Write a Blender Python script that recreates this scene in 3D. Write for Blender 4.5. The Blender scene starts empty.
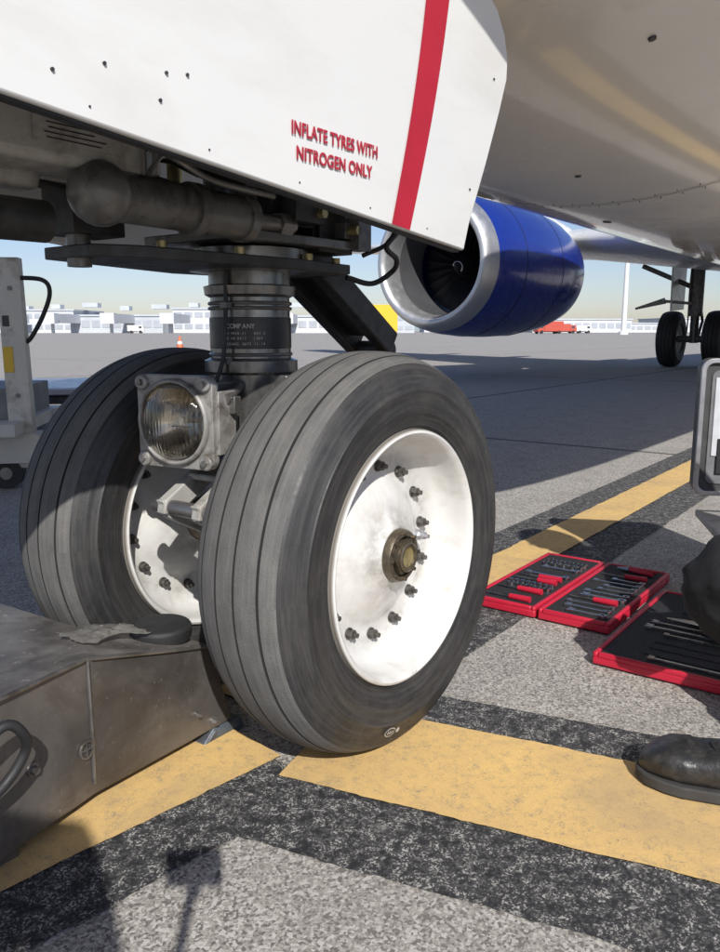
import bpy, math, random
from mathutils import Vector, Matrix, Euler, Quaternion
from mathutils import noise as mn
random.seed(7)
R=math.radians
scene=bpy.context.scene

# ------------------------------------------------------------------ helpers
def new_mat(name):
    m=bpy.data.materials.new(name); m.use_nodes=True
    nt=m.node_tree; b=nt.nodes['Principled BSDF']
    return m,nt,b
def N(nt,t,**k):
    n=nt.nodes.new(t)
    for a,v in k.items(): setattr(n,a,v)
    return n
def ramp(nt,src,p0,p1,c0=(0,0,0,1),c1=(1,1,1,1)):
    r=N(nt,'ShaderNodeValToRGB'); e=r.color_ramp.elements
    e[0].position=p0; e[1].position=p1; e[0].color=c0; e[1].color=c1
    nt.links.new(src,r.inputs[0]); return r
def mixc(nt,fac,a,b,mode='MIX'):
    m=N(nt,'ShaderNodeMix',data_type='RGBA',blend_type=mode)
    if isinstance(fac,(int,float)): m.inputs[0].default_value=fac
    else: nt.links.new(fac,m.inputs[0])
    for i,x in ((6,a),(7,b)):
        if isinstance(x,tuple): m.inputs[i].default_value=x
        else: nt.links.new(x,m.inputs[i])
    return m.outputs[2]
def mathn(nt,op,a,b=None):
    m=N(nt,'ShaderNodeMath',operation=op)
    for i,x in ((0,a),(1,b)):
        if x is None: continue
        if isinstance(x,(int,float)): m.inputs[i].default_value=x
        else: nt.links.new(x,m.inputs[i])
    return m.outputs[0]
def noise(nt,co,scale,detail=4,rough=.55,dist=0):
    n=N(nt,'ShaderNodeTexNoise'); n.inputs['Scale'].default_value=scale
    n.inputs['Detail'].default_value=detail; n.inputs['Roughness'].default_value=rough
    n.inputs['Distortion'].default_value=dist
    nt.links.new(co,n.inputs['Vector']); return n.outputs['Fac']
def c4(c,k=1): return (min(1,c[0]*k),min(1,c[1]*k),min(1,c[2]*k),1)
def mat(name,col,rough=.5,metal=0,var=.15,scale=12,dirt=None,dscale=9,dlo=.52,dhi=.7,bump=0,bscale=150,coat=0,rvar=.1,crough=.1,speck=None,wheelgrime=None,stretch=None,scuff=None):
    m,nt,b=new_mat(name)
    co=N(nt,'ShaderNodeTexCoord').outputs['Object']
    n1=noise(nt,co,scale,5)
    c=mixc(nt,ramp(nt,n1,.3,.7).outputs[0],c4(col,1-var),c4(col,1+var))
    if dirt:
        cd=co
        if stretch:
            mp=N(nt,'ShaderNodeMapping'); mp.inputs['Scale'].default_value=stretch; nt.links.new(co,mp.inputs[0]); cd=mp.outputs[0]
        n2=noise(nt,cd,dscale,8,.65,.4)
        c=mixc(nt,ramp(nt,n2,dlo,dhi).outputs[0],c,c4(dirt))
    if speck:
        c=mixc(nt,ramp(nt,noise(nt,co,speck[1],6,.8),speck[2],speck[2]+.06).outputs[0],c,c4(speck[0]))
    if wheelgrime or scuff:
        sx=N(nt,'ShaderNodeSeparateXYZ'); nt.links.new(co,sx.inputs[0])
        zz=mathn(nt,'SUBTRACT',sx.outputs[2],.36)
        r=mathn(nt,'SQRT',mathn(nt,'ADD',mathn(nt,'MULTIPLY',sx.outputs[0],sx.outputs[0]),mathn(nt,'MULTIPLY',zz,zz)))
    if wheelgrime:
        # grime that collects round the hub, the bolt circle and the rim bead (real distance from the axle)
        nn=ramp(nt,noise(nt,co,26,7,.7),.36,.64).outputs[0]
        g1=mathn(nt,'MULTIPLY',ramp(nt,r,.050,.110,(1,1,1,1),(0,0,0,1)).outputs[0],nn)
        g2=mathn(nt,'SUBTRACT',1,mathn(nt,'MULTIPLY',mathn(nt,'ABSOLUTE',mathn(nt,'SUBTRACT',r,.168)),38)); g2=mathn(nt,'MULTIPLY',mathn(nt,'MAXIMUM',g2,0),nn)
        g3=mathn(nt,'SUBTRACT',1,mathn(nt,'MULTIPLY',mathn(nt,'ABSOLUTE',mathn(nt,'SUBTRACT',r,.2275)),260)); g3=mathn(nt,'MAXIMUM',g3,0)
        g=mathn(nt,'ADD',mathn(nt,'ADD',mathn(nt,'MULTIPLY',g1,.75),mathn(nt,'MULTIPLY',g2,.5)),g3); g=mathn(nt,'MINIMUM',g,1)
        c=mixc(nt,g,c,c4(wheelgrime))
    if scuff:
        # fine circumferential wear: noise sampled in (angle, radius, width)
        an=mathn(nt,'ARCTAN2',zz,sx.outputs[0])
        cb=N(nt,'ShaderNodeCombineXYZ'); nt.links.new(mathn(nt,'MULTIPLY',an,1.2),cb.inputs[0]); nt.links.new(mathn(nt,'MULTIPLY',r,70),cb.inputs[1]); nt.links.new(mathn(nt,'MULTIPLY',sx.outputs[1],90),cb.inputs[2])
        sc=noise(nt,cb.outputs[0],1.6,7,.72)
        c=mixc(nt,mathn(nt,'MULTIPLY',ramp(nt,sc,.44,.72).outputs[0],scuff[1]),c,c4(scuff[0]))
    nt.links.new(c,b.inputs['Base Color'])
    b.inputs['Metallic'].default_value=metal
    rr=ramp(nt,noise(nt,co,scale*2.3,4),.3,.7,(max(0,rough-rvar),)*3+(1,),(min(1,rough+rvar),)*3+(1,))
    nt.links.new(rr.outputs[0],b.inputs['Roughness'])
    b.inputs['Coat Weight'].default_value=coat; b.inputs['Coat Roughness'].default_value=crough
    if bump:
        bn=N(nt,'ShaderNodeBump'); bn.inputs['Strength'].default_value=bump; bn.inputs['Distance'].default_value=.002
        nt.links.new(noise(nt,co,bscale,5,.6),bn.inputs['Height']); nt.links.new(bn.outputs[0],b.inputs['Normal'])
    return m

def empty(name,loc=(0,0,0),rotz=0,parent=None):
    e=bpy.data.objects.new(name,None); scene.collection.objects.link(e)
    e.location=loc; e.rotation_euler=(0,0,rotz); e.empty_display_size=.2
    if parent: e.parent=parent
    return e

def frame(axis):
    z=Vector(axis).normalized()
    t=Vector((0,0,1)) if abs(z.z)<.9 else Vector((1,0,0))
    x=t.cross(z).normalized(); y=z.cross(x)
    return x,y,z
class MB:
    def __init__(s): s.v=[];s.f=[];s.m=[];s.s=[]
    def add(s,vs,fs,m=0,smooth=False):
        o=len(s.v); s.v+= [tuple(v) for v in vs]
        for i,f in enumerate(fs):
            s.f.append(tuple(o+k for k in f)); s.m.append(m[i] if isinstance(m,list) else m); s.s.append(smooth)
        return s
    def box(s,c,size,m=0,rot=None):
        c=Vector(c); hx,hy,hz=[k/2 for k in size]
        M=rot.to_matrix() if isinstance(rot,Euler) else (rot or Matrix.Identity(3))
        vs=[c+M@Vector((x,y,z)) for x in(-hx,hx) for y in(-hy,hy) for z in(-hz,hz)]
        return s.add(vs,[(0,1,3,2),(4,6,7,5),(0,4,5,1),(2,3,7,6),(0,2,6,4),(1,5,7,3)],m)
    def cyl(s,p0,p1,r0,r1=None,seg=20,m=0,smooth=True,caps=True):
        r1=r0 if r1 is None else r1
        p0=Vector(p0);p1=Vector(p1); x,y,z=frame(p1-p0); vs=[]
        for p,r in((p0,r0),(p1,r1)):
            for i in range(seg):
                a=2*math.pi*i/seg; vs.append(p+x*math.cos(a)*r+y*math.sin(a)*r)
        fs=[(i,(i+1)%seg,seg+(i+1)%seg,seg+i) for i in range(seg)]
        s.add(vs,fs,m,smooth)
        if caps:
            s.add(vs[:seg],[tuple(reversed(range(seg)))],m); s.add(vs[seg:],[tuple(range(seg))],m)
        return s
    def rev(s,prof,center,axis,seg=96,m=0,smooth=True):
        x,y,z=frame(axis); c=Vector(center); vs=[];fs=[];ms=[]
        n=len(prof)
        for i in range(seg):
            a=2*math.pi*i/seg; d=x*math.cos(a)+y*math.sin(a)
            for p in prof: vs.append(c+d*p[0]+z*p[1])
        for i in range(seg):
            j=(i+1)%seg
            for k in range(n-1):
                fs.append((i*n+k,j*n+k,j*n+k+1,i*n+k+1)); ms.append(prof[k][2] if len(prof[k])>2 else m)
        return s.add(vs,fs,ms,smooth)
    def prism(s,pts,vec,m=0):
        pts=[Vector(p) for p in pts]; v=Vector(vec); n=len(pts)
        vs=pts+[p+v for p in pts]
        fs=[tuple(reversed(range(n))),tuple(range(n,2*n))]+[(i,(i+1)%n,n+(i+1)%n,n+i) for i in range(n)]
        return s.add(vs,fs,m)
    def sph(s,c,r,m=0,seg=20,rings=12,M=None):
        if not isinstance(r,(tuple,list)): r=(r,r,r)
        c=Vector(c); M=M or Matrix.Identity(3); vs=[];fs=[]
        for i in range(rings+1):
            t=math.pi*i/rings
            for j in range(seg):
                a=2*math.pi*j/seg
                vs.append(c+M@Vector((r[0]*math.sin(t)*math.cos(a),r[1]*math.sin(t)*math.sin(a),r[2]*math.cos(t))))
        for i in range(rings):
            for j in range(seg):
                fs.append((i*seg+j,(i+1)*seg+j,(i+1)*seg+(j+1)%seg,i*seg+(j+1)%seg))
        return s.add(vs,fs,m,True)
    def tube(s,pts,r,m=0,seg=12,sub=8):
        P=[Vector(p) for p in pts]; out=[]
        if len(P)>2:
            Q=[P[0]*2-P[1]]+P+[P[-1]*2-P[-2]]
            for i in range(1,len(Q)-2):
                for k in range(sub):
                    t=k/sub; a,b,c,d=Q[i-1],Q[i],Q[i+1],Q[i+2]
                    out.append(.5*((2*b)+(c-a)*t+(2*a-5*b+4*c-d)*t*t+(3*b-a-3*c+d)*t**3))
            out.append(P[-1])
        else: out=P
        n=len(out); vs=[]; up=None
        for i,p in enumerate(out):
            t=(out[min(i+1,n-1)]-out[max(i-1,0)]).normalized()
            if up is None: x,y,_=frame(t); up=x
            x=(up-t*up.dot(t)).normalized(); y=t.cross(x); up=x
            for j in range(seg):
                a=2*math.pi*j/seg; vs.append(p+x*math.cos(a)*r+y*math.sin(a)*r)
        fs=[(i*seg+j,i*seg+(j+1)%seg,(i+1)*seg+(j+1)%seg,(i+1)*seg+j) for i in range(n-1) for j in range(seg)]
        fs+= [tuple(reversed(range(seg))),tuple(range((n-1)*seg,n*seg))]
        return s.add(vs,fs,m,True)
    def build(s,name,parent,mats,bevel=0,angle=35,seg=2):
        me=bpy.data.meshes.new(name); me.from_pydata(s.v,[],s.f); me.update()
        if not isinstance(mats,(list,tuple)): mats=[mats]
        for m in mats: me.materials.append(m)
        me.polygons.foreach_set('material_index',s.m)
        me.polygons.foreach_set('use_smooth',s.s if not bevel else [True]*len(s.f))
        me.update(); me.set_sharp_from_angle(angle=R(angle))
        ob=bpy.data.objects.new(name,me); scene.collection.objects.link(ob)
        if parent: ob.parent=parent
        if bevel:
            b=ob.modifiers.new('bevel','BEVEL'); b.width=bevel; b.segments=seg; b.limit_method='ANGLE'; b.angle_limit=R(35)
            b.use_clamp_overlap=True
        return ob

# ------------------------------------------------------------------ materials
white=mat('white_paint',(.76,.76,.74),.32,0,.03,3,coat=.3)
door_m=mat('door_paint',(.70,.70,.68),.38,0,.02,2.5,dirt=(.58,.56,.52),dscale=5,dlo=.5,dhi=.9,coat=.2,speck=((.40,.37,.33),26,.69),stretch=(.5,1,1.6))
belly=mat('belly_paint',(.84,.79,.71),.24,0,.03,.8,dirt=(.72,.66,.56),dscale=.9,dlo=.45,dhi=.85,coat=.8,crough=.07,speck=((.50,.44,.36),9,.72))
rim_m=mat('rim_paint',(.66,.655,.63),.42,0,.04,14,dirt=(.48,.45,.41),dscale=14,dlo=.46,dhi=.78,speck=((.18,.16,.14),34,.64),wheelgrime=(.17,.15,.125))
red_m=mat('red_marking',(.42,.012,.03),.45,0,.08,10)
blue_m=mat('blue_paint',(.008,.03,.27),.22,0,.06,3,coat=.6)
lip_m=mat('lip_metal',(.62,.62,.62),.42,.8,.06,4)
liner=mat('intake_liner',(.07,.07,.075),.6,.1,.1,5)
fan_m=mat('fan_metal_shaded',(.03,.03,.035),.45,.5,.1,5)  # blackened so the colour carries the shadow inside the intake
black_m=mat('black_rubber',(.022,.022,.023),.6,0,.2,20)
tread_m=mat('tyre_tread',(.105,.102,.098),.85,0,.15,22,dirt=(.14,.135,.125),dscale=20,dlo=.45,dhi=.8,bump=.6,bscale=320,speck=((.24,.23,.21),170,.64),scuff=((.21,.20,.185),.6))
side_m=mat('tyre_sidewall',(.024,.024,.025),.52,0,.2,25,dirt=(.045,.042,.039),dscale=14,dlo=.45,dhi=.78,bump=.2,bscale=300,speck=((.12,.115,.105),140,.68),scuff=((.085,.08,.074),.65))
main_side=mat('main_tyre_rubber',(.024,.024,.025),.6,0,.2,8)
groove_m=mat('tyre_groove',(.02,.02,.02),.9,0,.1)
steel=mat('steel',(.26,.25,.24),.36,.75,.2,14,dirt=(.08,.065,.055),dscale=12,dlo=.5,dhi=.72)
jack_m=mat('jack_steel',(.165,.152,.14),.36,.55,.25,9,dirt=(.07,.058,.05),dscale=6,dlo=.46,dhi=.72,bump=.4,bscale=40,speck=((.36,.34,.32),70,.62))
jtop_m=mat('jack_top_paint',(.15,.14,.13),.55,.25,.3,12,dirt=(.06,.052,.048),dscale=10,dlo=.45,dhi=.7,bump=.4,bscale=60,speck=((.34,.32,.30),60,.60))
chock_m=mat('blue_grey_steel',(.10,.12,.145),.5,.3,.2,20,dirt=(.06,.05,.045),dscale=20)
dkmet=mat('dark_metal',(.05,.05,.05),.5,.4,.3,20,dirt=(.022,.02,.018),dscale=15)
grmet=mat('grey_gear_paint',(.16,.16,.155),.36,.35,.2,16,dirt=(.06,.05,.042),dscale=20,dlo=.48,dhi=.70,speck=((.32,.31,.29),60,.67))
oleo=mat('strut_metal',(.22,.22,.215),.28,.7,.15,10,dirt=(.07,.06,.05),dscale=14,dlo=.48,dhi=.72,stretch=(1,1,.35))
ltmet=mat('light_gear_paint',(.40,.39,.36),.45,.05,.12,14,dirt=(.13,.11,.09),dscale=14,dlo=.48,dhi=.72)
hub_d=mat('hub_steel',(.15,.125,.09),.40,.65,.3,60,dirt=(.05,.04,.03),dscale=50)
bolt_m=mat('bolt_steel',(.13,.12,.11),.4,.6,.3,60,dirt=(.04,.035,.03),dscale=70)
brass=mat('cadmium_brass',(.42,.35,.17),.38,.6,.2,30,dirt=(.14,.11,.06),dscale=60)
label_m=mat('label_black',(.018,.016,.018),.4,0,.1)
labelt=mat('label_text',(.42,.40,.38),.5,0,.1)
bay_m=mat('bay_painted_shade',(.06,.06,.058),.7,0,.3,6)  # near-black tone stands in for the shade inside the gear bay
glass_d=mat('window_glass',(.05,.07,.09),.12,0,.2,.3)
glass_far=mat('terminal_glass_hazed',(.40,.43,.47),.3,0,.1,.3)  # far windows, paled in colour to imitate distance haze
yel_obj=mat('yellow_paint_vehicle',(.75,.47,.03),.4,0,.05,2)
red_obj=mat('red_paint_vehicle',(.5,.09,.06),.4,0,.05,2)
conc=mat('building_concrete_hazed',(.60,.62,.64),.8,0,.06,.2)  # distance haze put into the wall colour: lighter and bluish
conc2=mat('building_grey_hazed',(.50,.53,.56),.8,0,.08,.2)  # second wall tone, likewise lightened to imitate haze
tray_red=mat('tray_red_plastic',(.50,.015,.04),.4,0,.06,10)
foam=mat('black_foam',(.018,.018,.02),.75,0,.2,60,bump=.3,bscale=500)
chrome=mat('tool_chrome',(.5,.5,.5),.28,1,.05,10)
trous=mat('trouser_cloth',(.012,.012,.015),.85,0,.3,30,bump=.8,bscale=25)
jacket=mat('work_shirt',(.03,.04,.08),.85,0,.2,20,bump=.5,bscale=30)
skin_m=mat('skin',(.45,.27,.19),.5,0,.06,30)
hair_m=mat('hair',(.02,.015,.012),.7,0,.2,80,bump=.8,bscale=200)
shoe_m=mat('shoe_leather',(.020,.020,.021),.42,0,.25,30,dirt=(.075,.07,.062),dscale=26,dlo=.48,dhi=.75,bump=1,bscale=60)
sole_m=mat('shoe_sole',(.045,.043,.04),.8,0,.2,30)
plastic_w=mat('white_plastic',(.6,.6,.6),.4,0,.05,8)
alu=mat('aluminium_edge',(.5,.5,.52),.35,.8,.05,10)
orange=mat('cone_orange',(.62,.16,.06),.5,0,.05)
bez_m=mat('light_bezel',(.33,.32,.30),.42,.3,.15,25,dirt=(.12,.10,.08),dscale=30,dlo=.48,dhi=.7)

m,nt,b=new_mat('lens_glass'); lens_m=m
co=N(nt,'ShaderNodeTexCoord').outputs['Object']
wv=N(nt,'ShaderNodeTexWave',wave_type='BANDS',bands_direction='Y'); wv.inputs['Scale'].default_value=42; wv.inputs['Distortion'].default_value=.6
nt.links.new(co,wv.inputs['Vector'])
bn=N(nt,'ShaderNodeBump'); bn.inputs['Strength'].default_value=.12; bn.inputs['Distance'].default_value=.003
nt.links.new(wv.outputs['Fac'],bn.inputs['Height']); nt.links.new(bn.outputs[0],b.inputs['Normal'])
b.inputs['Base Color'].default_value=(.86,.83,.76,1); b.inputs['Transmission Weight'].default_value=1; b.inputs['Roughness'].default_value=.05; b.inputs['IOR'].default_value=1.45
refl_m=mat('reflector',(.62,.58,.50),.2,1,.2,20,dirt=(.24,.21,.16),dscale=25,dlo=.5,dhi=.75)
m,nt,b=new_mat('rag_plastic'); rag=m
b.inputs['Base Color'].default_value=(.50,.48,.44,1); b.inputs['Roughness'].default_value=.25; b.inputs['Transmission Weight'].default_value=.7; b.inputs['IOR'].default_value=1.2

# ground
def ground_mat(name,kind):
    m,nt,b=new_mat(name)
    co=N(nt,'ShaderNodeTexCoord').outputs['Object']
    wn=N(nt,'ShaderNodeTexNoise'); wn.inputs['Scale'].default_value=160; wn.inputs['Detail'].default_value=2; nt.links.new(co,wn.inputs['Vector'])
    ad=N(nt,'ShaderNodeVectorMath',operation='MULTIPLY_ADD'); nt.links.new(wn.outputs['Color'],ad.inputs[0]); ad.inputs[1].default_value=(.005,.005,0); nt.links.new(co,ad.inputs[2])
    cw=ad.outputs[0]
    def vor(s):
        vo=N(nt,'ShaderNodeTexVoronoi'); vo.inputs['Scale'].default_value=s; nt.links.new(cw,vo.inputs['Vector'])
        bw=N(nt,'ShaderNodeRGBToBW'); nt.links.new(vo.outputs['Color'],bw.inputs[0]); return bw.outputs[0]
    v1=vor(400); v2=vor(230)
    fine=noise(nt,co,600,3,.75)
    big=noise(nt,co,.9,6,.6); mid=noise(nt,co,5,7,.68)
    wear=noise(nt,co,42,9,.82)
    half=lambda f,k: mathn(nt,'MULTIPLY',f,k)
    agg=ramp(nt,v1,.2,.8,(.25,.23,.205,1),(.53,.49,.44,1)).outputs[0]
    agg=mixc(nt,half(ramp(nt,v2,.66,.72).outputs[0],.85),agg,(.68,.65,.60,1))
    agg=mixc(nt,half(ramp(nt,v2,.26,.32,(1,1,1,1),(0,0,0,1)).outputs[0],.85),agg,(.10,.092,.085,1))
    agg=mixc(nt,half(ramp(nt,fine,.56,.64).outputs[0],.7),agg,(.10,.095,.085,1))
    if kind=='ground':
        c=mixc(nt,half(ramp(nt,big,.3,.75).outputs[0],.45),agg,(.34,.315,.285,1))
        c=mixc(nt,half(ramp(nt,mid,.48,.82).outputs[0],.6),c,(.19,.175,.16,1))
        br=N(nt,'ShaderNodeTexBrick'); br.offset=0; br.inputs['Scale'].default_value=1
        br.inputs['Brick Width'].default_value=7.5; br.inputs['Row Height'].default_value=7.5; br.inputs['Mortar Size'].default_value=.03
        mp=N(nt,'ShaderNodeMapping'); mp.inputs['Rotation'].default_value=(0,0,R(-53.6)); mp.inputs['Location'].default_value=(2.4,3.1,0)
        nt.links.new(co,mp.inputs[0]); nt.links.new(mp.outputs[0],br.inputs['Vector'])
        c=mixc(nt,br.outputs['Fac'],c,(.11,.105,.10,1))
    elif kind=='black':
        c=mixc(nt,ramp(nt,wear,.42,.62).outputs[0],(.018,.018,.021,1),(.06,.06,.061,1))
        c=mixc(nt,half(ramp(nt,v2,.6,.75).outputs[0],.4),c,(.12,.118,.115,1))
        spk=mathn(nt,'MULTIPLY',ramp(nt,v1,.60,.68).outputs[0],ramp(nt,wear,.46,.58).outputs[0])
        c=mixc(nt,spk,c,(.46,.44,.41,1))
        c=mixc(nt,half(ramp(nt,noise(nt,co,7,6,.7),.60,.72).outputs[0],.5),c,agg)
    else:
        c=mixc(nt,ramp(nt,mid,.35,.7).outputs[0],(.78,.52,.19,1),(.66,.44,.18,1))
        c=mixc(nt,half(ramp(nt,v1,.2,.8,(1,1,1,1),(0,0,0,1)).outputs[0],.25),c,(.42,.30,.15,1))
        spk=mathn(nt,'MULTIPLY',ramp(nt,fine,.5,.58).outputs[0],ramp(nt,wear,.47,.60).outputs[0])
        c=mixc(nt,half(spk,.85),c,(.18,.155,.13,1))
        c=mixc(nt,half(ramp(nt,wear,.58,.65).outputs[0],.65),c,(.30,.26,.21,1))
        c=mixc(nt,half(ramp(nt,noise(nt,co,2.7,8,.72,.8),.50,.68).outputs[0],.62),c,(.40,.29,.17,1))
        c=mixc(nt,half(ramp(nt,noise(nt,co,13,9,.78,.5),.60,.70).outputs[0],.45),c,(.24,.20,.15,1))
    oil=noise(nt,co,3.6,3,.5,.2)
    c=mixc(nt,half(ramp(nt,oil,.72,.75).outputs[0],.75),c,(.05,.045,.04,1))
    nt.links.new(c,b.inputs['Base Color']); b.inputs['Roughness'].default_value=.85
    bn=N(nt,'ShaderNodeBump'); bn.inputs['Strength'].default_value={'ground':.55,'black':.5,'yellow':.28}[kind]; bn.inputs['Distance'].default_value=.003
    nt.links.new(mathn(nt,'ADD',v2,fine),bn.inputs['Height']); nt.links.new(bn.outputs[0],b.inputs['Normal'])
    return m
g_m=ground_mat('apron_surface','ground'); gb_m=ground_mat('black_line_paint','black'); gy_m=ground_mat('yellow_line_paint','yellow')

# ------------------------------------------------------------------ frames
AX=Vector((.593,.805,0)).normalized(); SX=Vector((AX.y,-AX.x,0))
G=Vector((-.2,1.57,0)); ROT=math.atan2(AX.y,AX.x)
def L(a,s,z): return Vector((a,-s,z))
def W(a,s,z=0): return G+AX*a+SX*s+Vector((0,0,z))

# ------------------------------------------------------------------ ground + markings
mb=MB(); mb.add([(-2500,-600,0),(2500,-600,0),(2500,4000,0),(-2500,4000,0)],[(0,1,2,3)]); mb.build('ground',None,g_m)
marks=empty('apron_markings')
def strip(name,p0,p1,n0,n1,nrm,z,m,wob=0,seed=0):
    d=(p1-p0); Ln=d.length; d.normalize(); near=min(Ln,9); k=int(near/.012)
    A=[];B=[]
    for i in range(k+1):
        q=i*near/k; f=lambda s: wob*mn.noise(Vector((q*9,s,0)))+wob*.6*mn.noise(Vector((q*60,s,3)))+wob*.5*mn.noise(Vector((q*150,s,5)))
        A.append(p0+d*q+nrm*(n0+f(seed))); B.append(p0+d*q+nrm*(n1+f(seed+9)))
    if Ln>near: A.append(p1+nrm*n0); B.append(p1+nrm*n1)
    n=len(A); mb=MB(); mb.add([(p.x,p.y,z) for p in A+B],[(i,i+1,n+i+1,n+i) for i in range(n-1)]); o=mb.build(name,marks,m)
    if o.data.polygons[0].normal.z<0: o.data.flip_normals()
c0=W(-.05,0); c1=W(120,0)
strip('centreline_black',c0,c1,-.24,.24,SX,.0015,gb_m,.005,1)
strip('centreline_yellow',c0,c1,-.10,.075,SX,.0060,gy_m,.004,2)
D=Vector((.918,-.396,0)).normalized(); DN=Vector((.396,.918,0)).normalized()
d0=D*(-.60); d1=D*9
strip('crossing_black',d0,d1,.93,1.505,DN,.0030,gb_m,.006,3)
strip('crossing_yellow',D*(-.625),d1,1.097,1.382,DN,.0075,gy_m,.004,4)
E=Vector((.70,.714,0)).normalized(); EN=Vector((.714,-.70,0)).normalized()
e1=Vector((-.19,1.266,0)); e0=e1-E*8
strip('side_black',e1+E*.06,e0,-.45,.125,EN,.0045,gb_m,.006,5)
strip('side_yellow',e1+E*.07,e0,-.30,0,EN,.0090,gy_m,.004,6)

# ------------------------------------------------------------------ airplane
plane=empty('passenger_airplane',G,ROT)
st=[(-5.0,2.25,.03,.03),(-4.8,2.26,.24,.22),(-4.3,2.32,.48,.44),(-3.5,2.46,.76,.70),(-2.3,2.70,1.06,1.00),(-1.2,2.86,1.28,1.24),(-.4,2.96,1.45,1.44),(.3,3.035,1.66,1.705),(1.0,3.07,1.80,1.83),(2.2,3.09,1.88,1.88),(10,3.09,1.88,1.88),(20,3.09,1.88,1.88),(25,3.2,1.7,1.72),(30,3.6,.9,1.0),(33,3.9,.25,.3)]
def lerp_st(a):
    for i in range(len(st)-1):
        if a<=st[i+1][0]:
            p0=st[max(i-1,0)];p1=st[i];p2=st[i+1];p3=st[min(i+2,len(st)-1)]
            h=p2[0]-p1[0]; t=(a-p1[0])/h; out=[]
            for k in(1,2,3):
                m1=(p2[k]-p0[k])/(p2[0]-p0[0]) if p2[0]!=p0[0] else 0
                m2=(p3[k]-p1[k])/(p3[0]-p1[0])
                if i==0: m1=(p2[k]-p1[k])/h
                out.append((2*t**3-3*t*t+1)*p1[k]+(t**3-2*t*t+t)*h*m1+(-2*t**3+3*t*t)*p2[k]+(t**3-t*t)*h*m2)
            return out
    return st[-1][1:]
def fus(a,th,off=0):
    zc,ry,rz=lerp_st(a)
    return L(a,(ry+off)*math.sin(th),zc-(rz+off)*math.cos(th))
mb=MB(); aa=[-5.0,-4.95,-4.8,-4.6]+[-4.4+.2*i for i in range(42)]+[4+1.*i for i in range(30)]
seg=96; vs=[fus(a,2*math.pi*j/seg) for a in aa for j in range(seg)]
fs=[(i*seg+j,i*seg+(j+1)%seg,(i+1)*seg+(j+1)%seg,(i+1)*seg+j) for i in range(len(aa)-1) for j in range(seg)]
mb.add(vs,fs,0,True); fo=mb.build('fuselage',plane,belly,angle=80)
seal=mat('sealant_line',(.16,.14,.12),.7,0,.2,30)
mb=MB()
def fstrip_ring(a,w,t0,t1,off=.0025):
    n=60; v=[]
    for i in range(n+1):
        t=t0+(t1-t0)*i/n; v+= [fus(a,t,off),fus(a+w,t,off)]
    mb.add(v,[(2*i,2*i+1,2*i+3,2*i+2) for i in range(n)],0,True)
def fstrip_long(t,w,a0,a1,off=.0025):
    n=50; v=[]
    for i in range(n+1):
        a=a0+(a1-a0)*i/n; v+= [fus(a,t,off),fus(a,t+w,off)]
    mb.add(v,[(2*i,2*i+1,2*i+3,2*i+2) for i in range(n)],0,True)
for a in(1.85,4.2,6.9): fstrip_ring(a,.007,-1.2,1.2)
fstrip_long(-.28,.0025,1.0,12); fstrip_long(.95,.0025,.3,12)
mb.build('panel_lines',plane,seal,angle=80)
mb=MB()
def fdisc(a,t,r,m,h=.003):
    p=fus(a,t); n=(fus(a,t,.1)-p).normalized()
    mb.cyl(p-n*.002,p+n*h,r,r*.9,seg=16,m=m)
for (a,t,r) in ((.66,.30,.009),(1.35,.05,.010),(2.0,.42,.012),(2.9,.25,.012),(2.4,-.1,.02)): fdisc(a,t,r,0)
for i in range(40): fdisc(1.82,-.5+.04*i,.0022,1,.0035); fdisc(1.89,-.5+.04*i,.0022,1,.0035)
mb.build('drains_and_fasteners',plane,[dkmet,seal])
mb=MB()
mb.prism([fus(5.2,-.05)+Vector((0,0,.02)),fus(5.5,-.05)+Vector((0,0,.02)),fus(5.6,-.05)-Vector((0,0,.13)),fus(5.45,-.05)-Vector((0,0,.13))],(0,.015,0))
mb.build('belly_antenna',plane,white,bevel=.004)
mb=MB()
for i in range(34):
    a=1.6+.52*i
    for sg in(1,-1):
        pts=[fus(a+dx,sg*(1.70+dt),.004) for dx,dt in((-.10,-.06),(-.07,-.09),(.07,-.09),(.10,-.06),(.10,.06),(.07,.09),(-.07,.09),(-.10,.06))]
        mb.add(pts,[tuple(range(8))] if sg>0 else [tuple(reversed(range(8)))])
for sg in(1,-1):
    for (a0,a1,t0,t1) in((-3.7,-3.3,1.95,3.05),(-3.3,-2.5,1.85,2.3)):
        v=[]
        for i in range(9):
            for j in range(5): v.append(fus(a0+(a1-a0)*j/4,sg*(t0+(t1-t0)*i/8),.006))
        mb.add(v,[(i*5+j,i*5+j+1,(i+1)*5+j+1,(i+1)*5+j) for i in range(8) for j in range(4)],0,True)
mb.build('windows',plane,glass_d,angle=80)
mb=MB(); v=[];na=24;nt_=32
for i in range(na+1):
    a=9.6+8.8*i/na; k=math.sin(math.pi*i/na)**.45 if 0<i<na else .02
    for j in range(nt_+1):
        t=-1.25+2.5*j/nt_
        v.append(L(a,2.15*k*math.sin(t),2.45-(1.38)*k*abs(math.cos(t))**.7))
mb.add(v,[(i*(nt_+1)+j,i*(nt_+1)+j+1,(i+1)*(nt_+1)+j+1,(i+1)*(nt_+1)+j) for i in range(na) for j in range(nt_)],0,True)
mb.build('wing_body_fairing',plane,belly,angle=80)
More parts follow.
